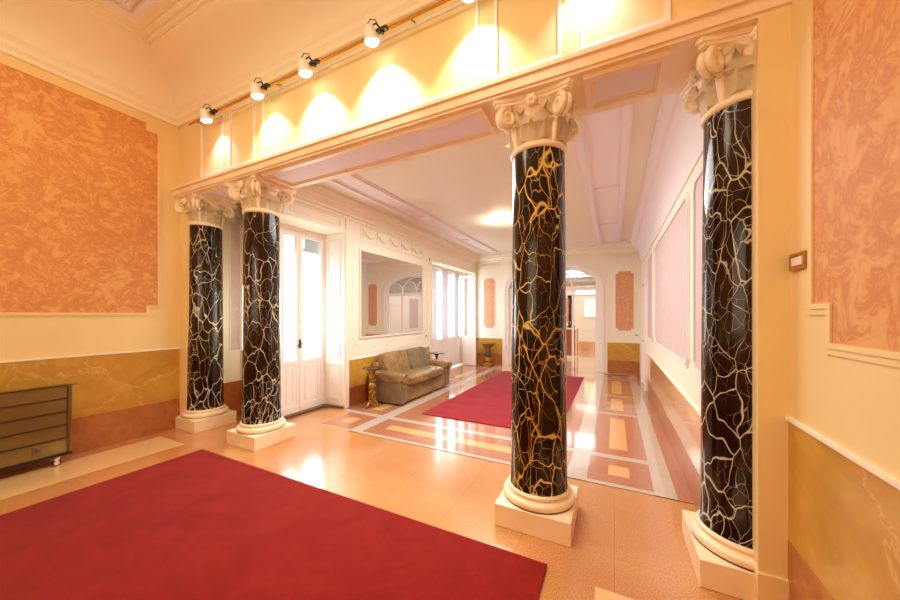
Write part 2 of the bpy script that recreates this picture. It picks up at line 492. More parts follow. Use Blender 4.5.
# ------------------------------------------------------------------ gallery walls
# left wall with door and window openings
Yd0, Yd1, Yw0, Yw1 = 2.97, 4.16, 7.07, 9.88
poly = [(2.9,2.98),(Yd1,2.98),(Yd1,0),(Yw0,0),(Yw0,2.92),(Yw1,2.92),(Yw1,0),(FAR,0),(FAR,ZG),(2.9,ZG)]
GL = W_x(BL, 1)
bm = new(); slab(bm, GL, poly, -.52, 0)
gl = struct('wall_gallery_left', bm, M['cream_back'])
# cheek between the alcove behind the small bay and the door
bm = new(); prism(bm, [(-4.58,3.24,0),(-5.6,3.24,0),(-5.6,3.16,0),(-4.64,3.16,0),(-4.16,2.93,0),(-4.08,2.93,0)], (0,0,ZG))
al = struct('wall_alcove_back', bm, M['cream_back'])
bm = new(); bx(bm, -5.5, -5.3, 2.87, 3.15, 0, ZG)
aw = struct('wall_alcove', bm, M['cream_back'])
AW = W_x(-5.3, 1)
paper_panel(AW, [(3.0,1.04),(3.14,1.04),(3.14,3.12),(3.07,3.12),(3.07,3.02),(3.0,3.02)], aw, M['paper_pink'], M['cream_back'], fw=.02, fd=.01)
bm = new(); slab(bm, AW, rect(2.88, 3.15, 0, .55), 0, .01); finish('wainscot', bm, M['siena'], aw)
AB = W_y(3.16, -1)
bm = new(); slab(bm, AB, rect(-5.29, -4.66, 0, .55), 0, .01); finish('wainscot', bm, M['siena'], al)
# wainscot, mouldings and frieze on the left gallery wall
wainscot(GL, gl, 4.26, 7.0, .33, .80, M['siena_dark'], M['yellow'])
bm = new()
for u in (2.99, 4.16): slab(bm, GL, rect(u, u+.07, 0 if u > 4 else 2.98, 3.25), 0, .025)
slab(bm, GL, rect(2.97, 4.23, 2.98, 3.02), 0, .03)
frame(bm, GL, rect(4.36, 6.86, .9, 2.92), 0, .012, 0, .006)
frame(bm, GL, rect(3.1, 4.05, 3.06, 3.2), -.01, .0, 0, .01)
slab(bm, GL, rect(Yw0-.09, Yw0, 0, 2.98), 0, .03); slab(bm, GL, rect(Yw1, Yw1+.07, 0, 2.98), 0, .03); slab(bm, GL, rect(Yw0-.09, Yw1+.07, 2.92, 2.99), 0, .035)
finish('wall_moulding', bm, M['cream_back'], gl)
# garland relief above mirror: swags and husks
def garland(bm, W, u0, u1, zc, n):
    L = (u1-u0)/n
    frame(bm, W, rect(u0-.04, u1+.04, zc-.12, zc+.12), 0, .02, 0, .015)
    for k in range(n):
        a = u0+k*L
        pts = [W(a+L*t/10, zc+.06-.11*math.sin(PI*t/10), .02) for t in range(11)]
        tube(bm, pts, [.009+.011*math.sin(PI*t/10) for t in range(11)], 6)
        tube(bm, [W(a, zc+.08, .015), W(a, zc-.09, .015)], [.018,.006], 6)
    tube(bm, [W(u1, zc+.08, .015), W(u1, zc-.09, .015)], [.018,.006], 6)
bm = new(); garland(bm, GL, 4.6, 6.6, 3.06, 5); finish('garland_relief', bm, M['cream_back'], gl, smooth=True)
# right gallery wall
bm = new(); bx(bm, BR, XR+.2, YB+.06, FAR, 0, ZG)
gr = struct('wall_gallery_right', bm, M['cream_back'])
GR = W_x(BR, -1)
def cham(u0, u1, z0, z1, c): return [(u0+c,z0),(u1-c,z0),(u1,z0+c),(u1,z1-c),(u1-c,z1),(u0+c,z1),(u0,z1-c),(u0,z0+c)]
for a, b in ((2.98,3.42), (3.72,6.42), (6.85,7.75)): paper_panel(GR, cham(a, b, 1.14, 2.7, .06), gr, M['paper_pink'], M['white'], fw=.05)
wainscot(GR, gr, 2.93, 7.86, .30, .80, M['siena'], M['fl_tan'])
# white door case on the right wall near the far end
bm = new()
slab(bm, GR, rect(7.88, 8.0, 0, 2.25), 0, .06); slab(bm, GR, rect(8.85, 8.97, 0, 2.25), 0, .06); slab(bm, GR, rect(7.88, 8.97, 2.25, 2.37), 0, .07)
slab(bm, GR, rect(8.0, 8.85, 0, 2.25), 0, .02)
frame(bm, GR, rect(8.12, 8.73, .25, .95), -.02, .0, .02, .035); frame(bm, GR, rect(8.12, 8.73, 1.1, 2.1), -.02, .0, .02, .035)
d3 = struct('door_3', bm, M['white'])
bm = new(); tube(bm, [(BR-.02,8.1,1.02),(BR-.07,8.1,1.02),(BR-.07,8.2,1.02)], .012, 8); finish('door_handle', bm, M['brass'], d3)

# far wall with arched opening
A0, A1 = -3.06, -.33
cx = (A0+A1)/2; hw = (A1-A0)/2
def arch(hw, zs, zt, n=28, cx=cx): return [(cx+hw*math.cos(PI*t/n), zs+(zt-zs)*math.sin(PI*t/n)) for t in range(n+1)]
a = arch(hw, 2.36, 3.06)
poly = [(-4.6,0),(A0,0)]+list(reversed(a))+[(A1,0),(1.06,0),(1.06,ZG),(-4.6,ZG)]
GF = W_y(FAR, -1)
bm = new(); slab(bm, GF, poly, -.25, 0)
gf = struct('wall_far', bm, M['cream_back'])
bm = new()
def arcband(bm, W, hw0, hw1, zs, zt0, zt1, d0, d1):
    o = [(cx+hw1, 0)]+arch(hw1, zs, zt1)+[(cx-hw1, 0)]; i = [(cx+hw0, 0)]+arch(hw0, zs, zt0)+[(cx-hw0, 0)]
    pts = o+list(reversed(i)); slab(bm, W, pts, d0, d1)
arcband(bm, GF, hw-.0, hw+.07, 2.36, 3.06, 3.13, 0, .03); arcband(bm, GF, hw-.09, hw, 2.36, 2.97, 3.06, -.1, .01)
finish('arch_moulding', bm, M['white'], gf)
for u0, u1 in ((-3.78,-3.42), (.03,.46)):
    paper_panel(GF, notched(u0, u1, 1.15, 2.75, .06, .06), gf, M['paper_far'], M['white'], fw=.03, fd=.015)
for u0, u1 in ((BL+.02,-3.17), (-.17,BR-.02)):
    wainscot(GF, gf, u0, u1, .34, .82, M['siena'], M['yellow'])
bm = new(); garland(bm, GF, -3.9, -3.3, 3.2, 2); garland(bm, GF, -2.9, -.5, 3.28, 4); garland(bm, GF, -.1, .5, 3.2, 2)
finish('garland_relief', bm, M['cream_back'], gf, smooth=True)
# fanlight + transom in the arch
bm = new(); slab(bm, GF, rect(A0+.08, A1-.08, 2.28, 2.38), -.14, -.06)
for u in (A0+.09, A1-.09-.06, cx-.03-.62, cx-.03+.62): slab(bm, GF, rect(u, u+.06, 0, 2.3), -.13, -.07)
def arcpts(c, r, rz, t0, t1, n=20): return [GF(c[0]+r*math.cos(t0+(t1-t0)*k/n), c[1]+rz*math.sin(t0+(t1-t0)*k/n), -.1) for k in range(n+1)]
tube(bm, arcpts((cx, 2.38), .62, .56, 0, PI), .02, 6)
for sx in (-1, 1):
    tube(bm, arcpts((cx+sx*.92, 2.38), .34, .36, 0, PI), .018, 6)
    tube(bm, arcpts((cx+sx*.3, 2.38), .3, .42, 0, PI), .018, 6)
w3 = struct('window_3', bm, M['white'])
bm = new(); slab(bm, GF, arch(hw-.09, 2.38, 2.96), -.105, -.095); finish('glass_pane', bm, M['glass_grey'], w3)

# gallery ceiling and cornices
bm = new(); bx(bm, -5.7, 1.06, YB+.001, FAR+.25, ZG, ZG+.15)
cg = struct('ceiling_gallery', bm, M['ceil_back'])
bm = new()
pg = [(0,3.22), (.02,3.22), (.02,3.26), (.05,3.28), (.05,3.31), (.10,3.36), (.16,3.38), (.16,3.41), (.20,3.43), (.20,ZG)]
for W, u0, u1, q0 in ((GL, 2.87, FAR, 0), (GF, BL, BR, 1)):
    cornice(bm, pg, W, u0, u1, q0, 1)
finish('cornice', bm, M['cream_back'], cg, smooth=True, ang=25)
bm = new()
pr = [(0,2.86), (.015,2.86), (.02,2.9)]+[(.02+.16*(1-math.cos(t*PI/2/8)), 2.9+.46*math.sin(t*PI/2/8)) for t in range(1,9)]+[(.20,3.38),(.22,3.40),(.22,3.44),(.25,3.46),(.25,ZG)]
cornice(bm, pr, GR, YB+.01, FAR, 0, 0)
finish('cove_cornice', bm, M['ceil_white'], cg, smooth=True, ang=25)
bm = new()
for xx in (-3.56, -3.2, -.34, .10):
    bx(bm, xx-.03, xx+.03, YB+.02, 9.55, ZG-.04, ZG); bx(bm, xx-.055, xx-.03, YB+.02, 9.55, ZG-.018, ZG); bx(bm, xx+.03, xx+.055, YB+.02, 9.55, ZG-.018, ZG)
bx(bm, -3.5, .3, 9.5, 9.56, ZG-.04, ZG); bx(bm, -3.5, .3, 9.62, 9.66, ZG-.025, ZG)
for yy in (5.4, 7.6): bx(bm, -.34, .1, yy, yy+.05, ZG-.03, ZG); bx(bm, -3.56, -3.2, yy, yy+.05, ZG-.03, ZG)
finish('ceiling_moulding', bm, M['ceil_white'], cg)
bm = new(); bx(bm, -.31, .07, YB+.02, 9.5, ZG-.006, ZG); bx(bm, -3.53, -3.23, YB+.02, 9.5, ZG-.006, ZG); finish('ceiling_strip', bm, M['ceil_white'], cg)

# ------------------------------------------------------------------ glazed doors and windows
def leaf(bmf, bmg, bmp, W, u0, u1, z0, z1, zm, d, st=.075):
    slab(bmf, W, rect(u0, u0+st, z0, z1), d-.025, d+.025); slab(bmf, W, rect(u1-st, u1, z0, z1), d-.025, d+.025)
    slab(bmf, W, rect(u0+st, u1-st, z0, z0+.12), d-.025, d+.025); slab(bmf, W, rect(u0+st, u1-st, zm-.06, zm), d-.025, d+.025)
    slab(bmf, W, rect(u0+st, u1-st, z1-.08, z1), d-.025, d+.025)
    slab(bmg, W, rect(u0+st, u1-st, zm, z1-.08), d-.004, d+.004)
    slab(bmp, W, rect(u0+st, u1-st, z0+.12, zm-.06), d-.012, d+.012)
    frame(bmp, W, rect(u0+st+.05, u1-st-.05, z0+.17, zm-.11), -.02, 0, d+.012, d+.024)
DX = BL-.48
WD = W_x(DX, 1)
f, g, p = new(), new(), new()
leaf(f, g, p, WD, 3.285, 3.63, .03, 2.93, .86, .0, .058); leaf(f, g, p, WD, 3.63, 4.12, .03, 2.93, .86, .0, .058)
slab(f, WD, rect(3.25, 4.158, 2.93, 2.977), -.03, .04); slab(f, WD, rect(3.25, 3.285, .0, 2.93), -.03, .04); slab(f, WD, rect(4.125, 4.158, .0, 2.93), -.03, .04)
tube(f, [WD(3.63, .05, .03), WD(3.63, 2.92, .03)], .014, 6)
dr = struct('door_1', f, M['white'])
finish('glass_pane', g, M['glass'], dr); finish('lower_panel', p, M['white'], dr)
bm = new(); tube(bm, [WD(3.63,1.12,.03), WD(3.63,1.12,.08), WD(3.55,1.10,.085)], .011, 8); slab(bm, WD, rect(3.615,3.645,1.05,1.19), .025, .045)
finish('door_handle', bm, M['bronze'], dr, smooth=True)
bm = new()
for k in range(5): bx(bm, DX-.12, DX-.10, 3.26, 4.15, 2.92-.055*k-.054, 2.92-.055*k, .002)
finish('roller_shutter', bm, mat('grey shutter', (190,200,205), .5)[0], dr)
# panelled white jamb lining + dark threshold
bm = new(); slab(bm, W_y(4.16,-1), rect(BL-.45, BL+.0, 0.02, 2.975), 0, .012)
for z0, z1 in ((.15,.75), (.86,2.85)): frame(bm, W_y(4.16,-1), rect(BL-.38, BL-.1, z0, z1), -.018, 0, .012, .024)
finish('jamb_lining', bm, M['white'], dr)
bm = new(); prism(bm, [(DX+.03,3.25,0),(DX+.11,3.25,0),(DX+.13,3.98,0),(DX+.2,4.09,0),(BL-.02,4.10,0),(BL-.02,4.145,0),(DX+.03,4.145,0)], (0,0,.035))
finish('threshold', bm, M['dark_stone'], dr)

WX = BL-.30
WW = W_x(WX, 1)
f, g, p = new(), new(), new()
ed = [7.12, 7.80, 8.48, 9.16, 9.83]
for u0, u1 in zip(ed, ed[1:]): leaf(f, g, p, WW, u0, u1, .03, 2.84, .92, 0)
slab(f, WW, rect(7.075, 9.875, 2.84, 2.915), -.04, .05)
slab(f, WW, rect(7.075, 7.12, 0, 2.84), -.03, .04); slab(f, WW, rect(9.83, 9.875, 0, 2.84), -.03, .04)
wd = struct('window_1', f, M['white'])
finish('glass_pane', g, M['glass'], wd); finish('lower_panel', p, M['white'], wd)
bm = new()
for z0, z1 in ((.15,.8), (.95,2.8)): frame(bm, W_y(9.88,-1), rect(WX+.06, BL-.04, z0, z1), -.015, 0, 0, .01)
slab(bm, W_y(9.88,-1), rect(WX+.02, BL, 0.01, 2.91), 0, .002)
finish('jamb_lining', bm, M['white'], wd)
# inward-opened leaf of the window
o2 = thing('open_window_leaf', 'white glazed window leaf standing open into the gallery beside the curtains', 'window leaf', (BL-.2, 9.42, .02), math.radians(78))
def LW(u, v, d): return (u, d, v)
f, g, p = new(), new(), new(); leaf(f, g, p, LW, 0, .5, 0, 2.78, .9, 0)
finish('leaf_frame', f, M['white'], o2); finish('glass_pane', g, M['glass'], o2); finish('lower_panel', p, M['white'], o2)
o2.rotation_euler = (0,0,math.radians(-12))

# sheer curtains: three narrow folded panels
def sheer(y0, y1, label):
    bm = new(); n = 48; cols = []
    for i in range(n+1):
        t = i/n; y = y0+(y1-y0)*t; x = WX+.13+.03*math.sin(t*PI*8)
        cols.append([bm.verts.new((x+.01*math.sin(k+t*9), y, 2.82-(2.82-.90)*k/6)) for k in range(7)])
    for a, b in zip(cols, cols[1:]):
        for k in range(6): bm.faces.new((a[k], a[k+1], b[k+1], b[k]))
    o = finish('sheer_curtain', bm, M['curtain'], smooth=True, ang=180)
    tag(o, label, 'curtain', 'sheer curtains at the gallery window')
sheer(7.2, 7.55, 'narrow sheer white curtain gathered at the near end of the gallery window')
sheer(7.95, 8.3, 'sheer white curtain fold in the middle of the gallery window')
sheer(8.75, 9.05, 'sheer white curtain fold at the far end of the gallery window')
bm = new(); tube(bm, [(WX+.13,7.1,2.835),(WX+.13,9.86,2.835)], .012, 8)
for y in (7.1, 9.86): tube(bm, [(WX+.13,y,2.835),(WX+.04,y,2.835)], .008, 6)
tag(finish('curtain_rod', bm, M['brass'], smooth=True), 'thin brass curtain rod across the top of the tall gallery window', 'curtain rod')

# ------------------------------------------------------------------ room beyond the arch
bm = new(); bx(bm, -4.7, -4.5, 10.26, 17, 0, 3.6); ab = struct('wall_hall_left', bm, M['white'])
bm = new(); bx(bm, .9, 1.1, 10.26, 17, 0, 3.6); hr_ = struct('wall_hall_right', bm, M['white'])
bm = new(); bx(bm, -4.7, 1.1, 16, 16.2, 0, 3.6)
he = struct('wall_hall_end', bm, M['cream_back'])
bm = new(); bx(bm, -4.7, 1.1, 10.26, 17, 3.6, 3.7); struct('ceiling_hall', bm, M['ceil_white'])
HE = W_y(16, -1)
wainscot(HE, he, -4.48, .88, .35, .9, M['fl_tan'], M['cream_back'])
for u0, u1 in ((-2.9,-1.75), (-4.3,-3.3)): paper_panel(HE, rect(u0, u1, 1.2, 2.35), he, M['paper'], M['white'])
HR = W_x(.9, -1)
bm = new(); frame(bm, HR, rect(12.0, 12.95, .0, 2.0), 0, .08, 0, .05); slab(bm, HR, rect(12.0, 12.95, 0, .7), 0, .03); frame(bm, HR, rect(12.12,12.83,.12,.6), -.02, 0, .03, .045)
h2 = struct('door_2', bm, M['cream_back']); bm = new(); slab(bm, HR, rect(12.0, 12.95, .7, 2.0), .005, .02); finish('glass_pane', bm, M['white'], h2)
paper_panel(HR, rect(13.5, 14.3, .9, 2.35), hr_, M['paper_pink'], M['white'])
# amber window with glazing bars + bright arched light over it
bm = new(); u0, u1, z0, z1 = -1.2, -.55, 1.5, 2.3
frame(bm, HE, rect(u0, u1, z0, z1), 0, .07, 0, .05)
for k in range(1,4): slab(bm, HE, rect(u0+(u1-u0)*k/4-.012, u0+(u1-u0)*k/4+.012, z0, z1), .01, .04)
for k in range(1,4): slab(bm, HE, rect(u0, u1, z0+(z1-z0)*k/4-.012, z0+(z1-z0)*k/4+.012), .01, .04)
w4 = struct('window_4', bm, M['white']); bm = new(); slab(bm, HE, rect(u0, u1, z0, z1), 0, .01); finish('glass_pane', bm, M['daylit_warm'], w4)
bm = new(); aa = arch(.62, 2.5, 2.86, cx=-1.0); slab(bm, HE, aa, 0, .012)
w5 = finish('glass_pane', bm, M['daylit']); bm = new(); frame(bm, HE, aa, 0, .05, 0, .05); w6 = struct('window_5', bm, M['white']); w5.parent = w6
# pedestal with black column in the hall
t = thing('marble_pedestal', 'brown marble pedestal with pale corners standing beyond the arch', 'pedestal', (-1.42, 12.7, 0))
bm = new(); bx(bm, -.24,.24,-.24,.24,0,.1,.01); bx(bm,-.24,.24,-.24,.24,1.04,1.1,.01)
for sx in (-1,1):
    for sy in (-1,1): bx(bm, sx*.2-.03, sx*.2+.03, sy*.2-.03, sy*.2+.03, .1, 1.04)
finish('pedestal_frame', bm, M['plinth'], t)
bm = new(); bx(bm, -.2,.2,-.2,.2,.1,1.04); finish('pedestal_die', bm, M['siena_dark'], t)
t = thing('small_black_column', 'small black marble column standing on the brown pedestal beyond the arch', 'column', (-1.42, 12.7, 1.1))
bm = new(); lathe(bm, [(.14,0),(.14,.05),(.10,.08),(.095,.1)]); finish('base', bm, M['black'], t, smooth=True)
bm = new(); lathe(bm, [(.095,.1),(.085,1.05)]); finish('shaft', bm, M['marble_black'], t, smooth=True)
bm = new(); lathe(bm, [(.09,1.05),(.13,1.15),(.13,1.18)]); finish('capital', bm, M['black'], t, smooth=True)
# white open door leaf behind the left side of the arch
t = thing('panelled_door_leaf', 'white door leaf with dark glass open behind the left side of the arch', 'door leaf', (-2.93, 10.35, .01), math.radians(75))
f, g, p = new(), new(), new(); leaf(f, g, p, LW, 0, .75, 0, 2.25, .8, 0)
finish('leaf_frame', f, M['white'], t); finish('glass_pane', g, M['glass_grey'], t); finish('lower_panel', p, M['white'], t)

# ------------------------------------------------------------------ columns
def acanthus(bm, ang, z0, h, r0, w, curl):
    """a carved leaf hugging the bell and curling out at its tip"""
    n = 9; rows = []
    ca, sa = math.cos(ang), math.sin(ang)
    for i in range(n+1):
        t = i/n
        z = z0+h*(math.sin(min(t,.86)/.86*PI/2) if t < .86 else 1-(t-.86)*1.2)
        out = r0+.012+.035*t+curl*max(0, t-.5)**1.6*3
        hw = w*(.55+.6*math.sin(PI*min(1,t*.9+.1)))*(1-.65*max(0,t-.75)*4*.8)*(1+.13*math.sin(t*19))
        row = []
        for j in (-2,-1,0,1,2):
            s = j/2*hw
            o = out-.012*abs(j)+(.010 if j == 0 else 0)
            row.append(bm.verts.new((ca*o-sa*s, sa*o+ca*s, z-.012*abs(j)*(1 if t > .3 else 0))))
        rows.append(row)
    fs = []
    for a, b in zip(rows, rows[1:]):
        for j in range(4): fs.append(bm.faces.new((a[j], a[j+1], b[j+1], b[j])))
    r = bmesh.ops.solidify(bm, geom=fs, thickness=.012)

def volute(bm, ang, z, R):
    ca, sa = math.cos(ang), math.sin(ang)
    pts = []; rad = []
    for k in range(30):
        t = k/29; th = PI*.6-t*PI*3.4; r = .070*(1-t*.78)
        pts.append(((R+r*math.cos(th))*ca, (R+r*math.cos(th))*sa, z+r*math.sin(th))); rad.append(.024*(1-t*.45))
    for s in (-.022, .022): tube(bm, [(p[0]-sa*s, p[1]+ca*s, p[2]) for p in pts], rad, 8)
    # stalk rising from the bell
    tube(bm, [((.19)*ca,(.19)*sa,z-.24), (.21*ca,.21*sa,z-.12), ((R-.05)*ca,(R-.05)*sa,z+.05)], [.014,.022,.026], 8)
    # eye
    bmesh.ops.create_uvsphere(bm, u_segments=12, v_segments=8, radius=.03, matrix=Matrix.Translation((R*ca, R*sa, z)))

def build_column(label, loc):
    root = thing('marble_column', label, 'column', loc, 0, 'veined black marble columns of the colonnade')
    bm = new(); bx(bm, -.275,.275,-.275,.275,0,.165,.006); finish('plinth', bm, M['plinth'], root)
    bm = new(); pf = [(.265,.165)]
    for k in range(9): a = -PI/2+PI*k/8; pf.append((.245+.03*math.cos(a), .195+.03*math.sin(a)))
    pf += [(.238,.228),(.232,.236)]
    for k in range(7): a = -PI/2+PI*k/6; pf.append((.228+.014*math.cos(a), .25+.014*math.sin(a)))
    pf += [(.222,.268)]
    lathe(bm, pf, 64); finish('base_torus', bm, M['plinth'], root, smooth=True, ang=50)
    bm = new(); n = 14
    pf = [(.224,.262),(.218,.275)]+[(.215-.017*(t/n)**1.5, .275+2.565*t/n) for t in range(1,n+1)]
    lathe(bm, pf, 64); finish('shaft', bm, M['marble_black'], root, smooth=True)
    # capital: bell with children
    bm = new(); N = 48; prof = []
    lathe(bm, [(.200,2.836),(.213,2.845),(.217,2.86),(.211,2.875),(.198,2.882),(.190,2.89),(.192,2.95),(.202,3.03),(.222,3.10),(.25,3.155),(.262,3.165)], N)
    cap = finish('capital', bm, M['capital'], root, smooth=True, ang=50)
    bm = new()
    pts = []
    for q in range(4):
        for k in range(9):
            t = (k/8-.5)*2*.86
            dep = .262-.035*(1-(t/.86)**2); w = t*.30/.86*.97
            a = q*PI/2-PI/2
            x, y = w, dep+0
            pts.append((x*math.cos(a)-y*-math.sin(a)*-1, 0))
    pts = []
    for q in range(4):
        a = q*PI/2
        for k in range(9):
            w = -.265+.53*k/8; dep = .292-.045*(1-(w/.265)**2)
            pts.append((dep*math.cos(a)-w*math.sin(a), dep*math.sin(a)+w*math.cos(a)))
    for z0, z1, s in ((3.165,3.185,.95), (3.185,3.214,1.0)):
        prism(bm, [(x*s, y*s, z0) for x, y in pts], (0,0,z1-z0))
    finish('abacus', bm, M['capital'], cap)
    for k in range(8):
        bm = new(); acanthus(bm, k*PI/4+PI/8*0, 2.885, .17 if k % 2 else .15, .188, .080, .05)
        finish('acanthus_leaf', bm, M['capital'], cap, smooth=True, ang=60)
    for k in range(8):
        bm = new(); acanthus(bm, k*PI/4+PI/8, 2.90, .25, .196, .066, .035)
        finish('acanthus_leaf', bm, M['capital'], cap, smooth=True, ang=60)
    for k in range(4):
        bm = new(); volute(bm, PI/4+k*PI/2, 3.095, .285); finish('volute', bm, M['capital'], cap, smooth=True, ang=60)
        bm = new(); a = k*PI/2; R = .262
        for m_ in range(6):
            b_ = m_*PI/3
            c0 = Vector((R*math.cos(a), R*math.sin(a), 3.155)); sd = Vector((-math.sin(a), math.cos(a), 0))
            p_ = c0+sd*.028*math.cos(b_)+Vector((0,0,.028*math.sin(b_)))
            bmesh.ops.create_uvsphere(bm, u_segments=8, v_segments=6, radius=.019, matrix=Matrix.Translation(p_))
        bmesh.ops.create_uvsphere(bm, u_segments=8, v_segments=6, radius=.018, matrix=Matrix.Translation(c0+Vector((math.cos(a),math.sin(a),0))*.012))
        finish('rosette', bm, M['capital'], cap, smooth=True, ang=60)
    return root
CY0 = 2.645
col0 = build_column('black veined marble column standing alone, second from the right, whole plinth in front of the red gallery rug', (-.54, CY0, 0))
dup(col0, (-4.0, CY0, 0), 0, 'free-standing black veined marble column beside the glazed door, its shaft overlapping the door glass')
dup(col0, (-5.28, CY0, 0), 0, 'farthest black veined marble column, set against the left wall pier')
dup(col0, (.72, CY0, 0), 0, 'nearest black veined marble column, set against the right wall pier near the light switch')

# ------------------------------------------------------------------ rugs
bm = new(); bx(bm, -4.32, -.38, -1.6, 2.13, .0025, .018, .004)
tag(finish('rug', bm, M['rug']), 'large deep red carpet on the terrazzo in front of the columns', 'rug')
bm = new(); bx(bm, -2.74, -.68, 4.46, 8.82, .006, .018, .003)
tag(finish('rug', bm, M['rug_back']), 'long crimson carpet on the polished gallery floor beyond the columns', 'rug')

# ------------------------------------------------------------------ mirror
t = thing('wall_mirror', 'large frameless-edged wall mirror above the sofa on the cream wall', 'mirror', (BL, 5.58, 1.18))
def MW(u, v, d): return (d, u, v)
bm = new(); slab(bm, MW, rect(-1.06, 1.06, 0, 1.57), .001, .018); finish('mirror_glass', bm, M['mirror'], t)
bm = new(); frame(bm, MW, rect(-1.05, 1.05, .01, 1.56), 0, .03, .0, .026); finish('mirror_frame', bm, M['cream_back'], t)

# ------------------------------------------------------------------ sofa
def cushion(bm, sx, sy, sz, c, rx=0, ry=0, puff=.12, n=14, ex=4.0):
    """rounded pillow: superellipsoid-like box"""
    old = set(bm.verts); r = bmesh.ops.create_cube(bm, size=2); vs = r['verts']
    es = list({e for v in vs for e in v.link_edges})
    bmesh.ops.subdivide_edges(bm, edges=es, cuts=n, use_grid_fill=True)
    seen = [v for v in bm.verts if v not in old]
    R = Matrix.Rotation(ry, 3, 'Y') @ Matrix.Rotation(rx, 3, 'X')
    for v in seen:
        p = v.co.copy(); m = (abs(p.x)**ex+abs(p.y)**ex+abs(p.z)**ex)**(1/ex); p /= m
        q = Vector((p.x*sx/2, p.y*sy/2, p.z*sz/2))
        q += Vector((.004*math.sin(9*p.y+4*p.z), .004*math.sin(8*p.x+5*p.z), .004*math.sin(9*p.y+7*p.x)))
        v.co = R @ q+Vector(c)
S = thing('sofa', 'two-seat olive brown leather sofa with rolled arms under the wall mirror', 'sofa', (-3.635, 5.60, .006))
S.scale = (1.2,1,1)
L2 = .85
bm = new(); bx(bm, -.30,.27,-L2+.02,L2-.02,.02,.30,.02); finish('base', bm, M['leather'], S, smooth=True)
bm = new(); bx(bm, -.34,-.22,-L2+.03,L2-.03,.02,.70,.04); finish('back_frame', bm, M['leather'], S, smooth=True)
bm = new(); cushion(bm, .56, 1.50, .20, (.04,0,.375), ex=5); finish('seat_cushion', bm, M['leather'], S, smooth=True)
bm = new(); tube(bm, [(.31,-.72,.31),(.33,0,.305),(.31,.72,.31)], .009, 8); finish('piping', bm, M['seam_dark'], S, smooth=True)
for s, mm in ((-1, M['leather']), (1, M['leather_grey'])):
    bm = new(); cushion(bm, .20, .75, .50, (-.16, s*.385, .62), ry=math.radians(-14), ex=6); finish('back_cushion', bm, mm, S, smooth=True)
    bc = S.children[-1] if S.children else S
    bc = [c for c in S.children if c.name.startswith('back_cushion')][-1]
    for yy in (-.16, .16):
        bm = new(); bmesh.ops.create_uvsphere(bm, u_segments=10, v_segments=6, radius=.016, matrix=Matrix.Translation((-.068, s*.385+yy, .66)) @ Matrix.Scale(.5, 4, (1,0,0)))
        finish('button', bm, M['seam_dark'], bc, smooth=True)
for s in (-1, 1):
    bm = new(); bx(bm, -.32,.29, s*L2-.085, s*L2+.085, .02,.40,.02); ao = finish('armrest', bm, M['leather_grey'], S, smooth=True)
    bm = new(); cushion(bm, .68, .25, .19, (-.01, s*L2, .47), ex=3.2); finish('arm_pad', bm, M['leather'], ao, smooth=True)
    bm = new(); # pleated scroll at the arm front
    for k in range(9):
        a = 2*PI*k/9; tube(bm, [(.325, s*L2, .465), (.315, s*L2+.085*math.cos(a), .465+.07*math.sin(a))], [.02,.028], 6)
    bx(bm, .27,.31, s*L2-.06, s*L2+.06, .30,.42,.015)
    finish('arm_scroll', bm, M['leather'], ao, smooth=True)

# ------------------------------------------------------------------ side tables
t = thing('side_table', 'small gilded carved pedestal table with thin dark top beside the near arm of the sofa', 'table', (-3.72, 4.43, .006))
bm = new(); lathe(bm, [(.02,.645),(.158,.65),(.168,.66),(.163,.67),(0.01,.67)], 40); finish('table_top', bm, M['darktop'], t, smooth=True)
bm = new(); lathe(bm, [(.05,.06),(.035,.09),(.03,.14),(.055,.18),(.06,.23),(.035,.28),(.045,.33),(.06,.38),(.03,.43),(.04,.48),(.065,.53),(.05,.58),(.07,.63),(.08,.645)], 24)
for k in range(6):
    for q in range(5):
        a = k*PI/3+q*.6; z = .15+q*.1
        bmesh.ops.create_uvsphere(bm, u_segments=8, v_segments=6, radius=.02, matrix=Matrix.Translation((.05*math.cos(a), .05*math.sin(a), z)))
finish('pedestal', bm, M['gold'], t, smooth=True)
for k in range(3):
    a = k*2*PI/3+.4; ca, sa = math.cos(a), math.sin(a)
    bm = new(); tube(bm, [(.02*ca,.02*sa,.12),(.06*ca,.06*sa,.09),(.10*ca,.10*sa,.03),(.13*ca,.13*sa,.02),(.145*ca,.145*sa,.045)], [.02,.024,.022,.02,.014], 8)
    finish('foot', bm, M['gold'], t, smooth=True)
t = thing('side_table', 'small dark bronze pedestal table between the sofa and the tall window', 'table', (-3.80, 6.86, .006))
bm = new(); lathe(bm, [(.02,.645),(.19,.65),(.195,.66),(.19,.668),(.01,.668)], 40); finish('table_top', bm, M['darktop'], t, smooth=True)
bm = new(); lathe(bm, [(.16,0),(.16,.015),(.06,.04),(.025,.08),(.02,.3),(.03,.34),(.02,.38),(.018,.52),(.04,.6),(.06,.645)], 24); finish('stem', bm, M['bronze'], t, smooth=True)

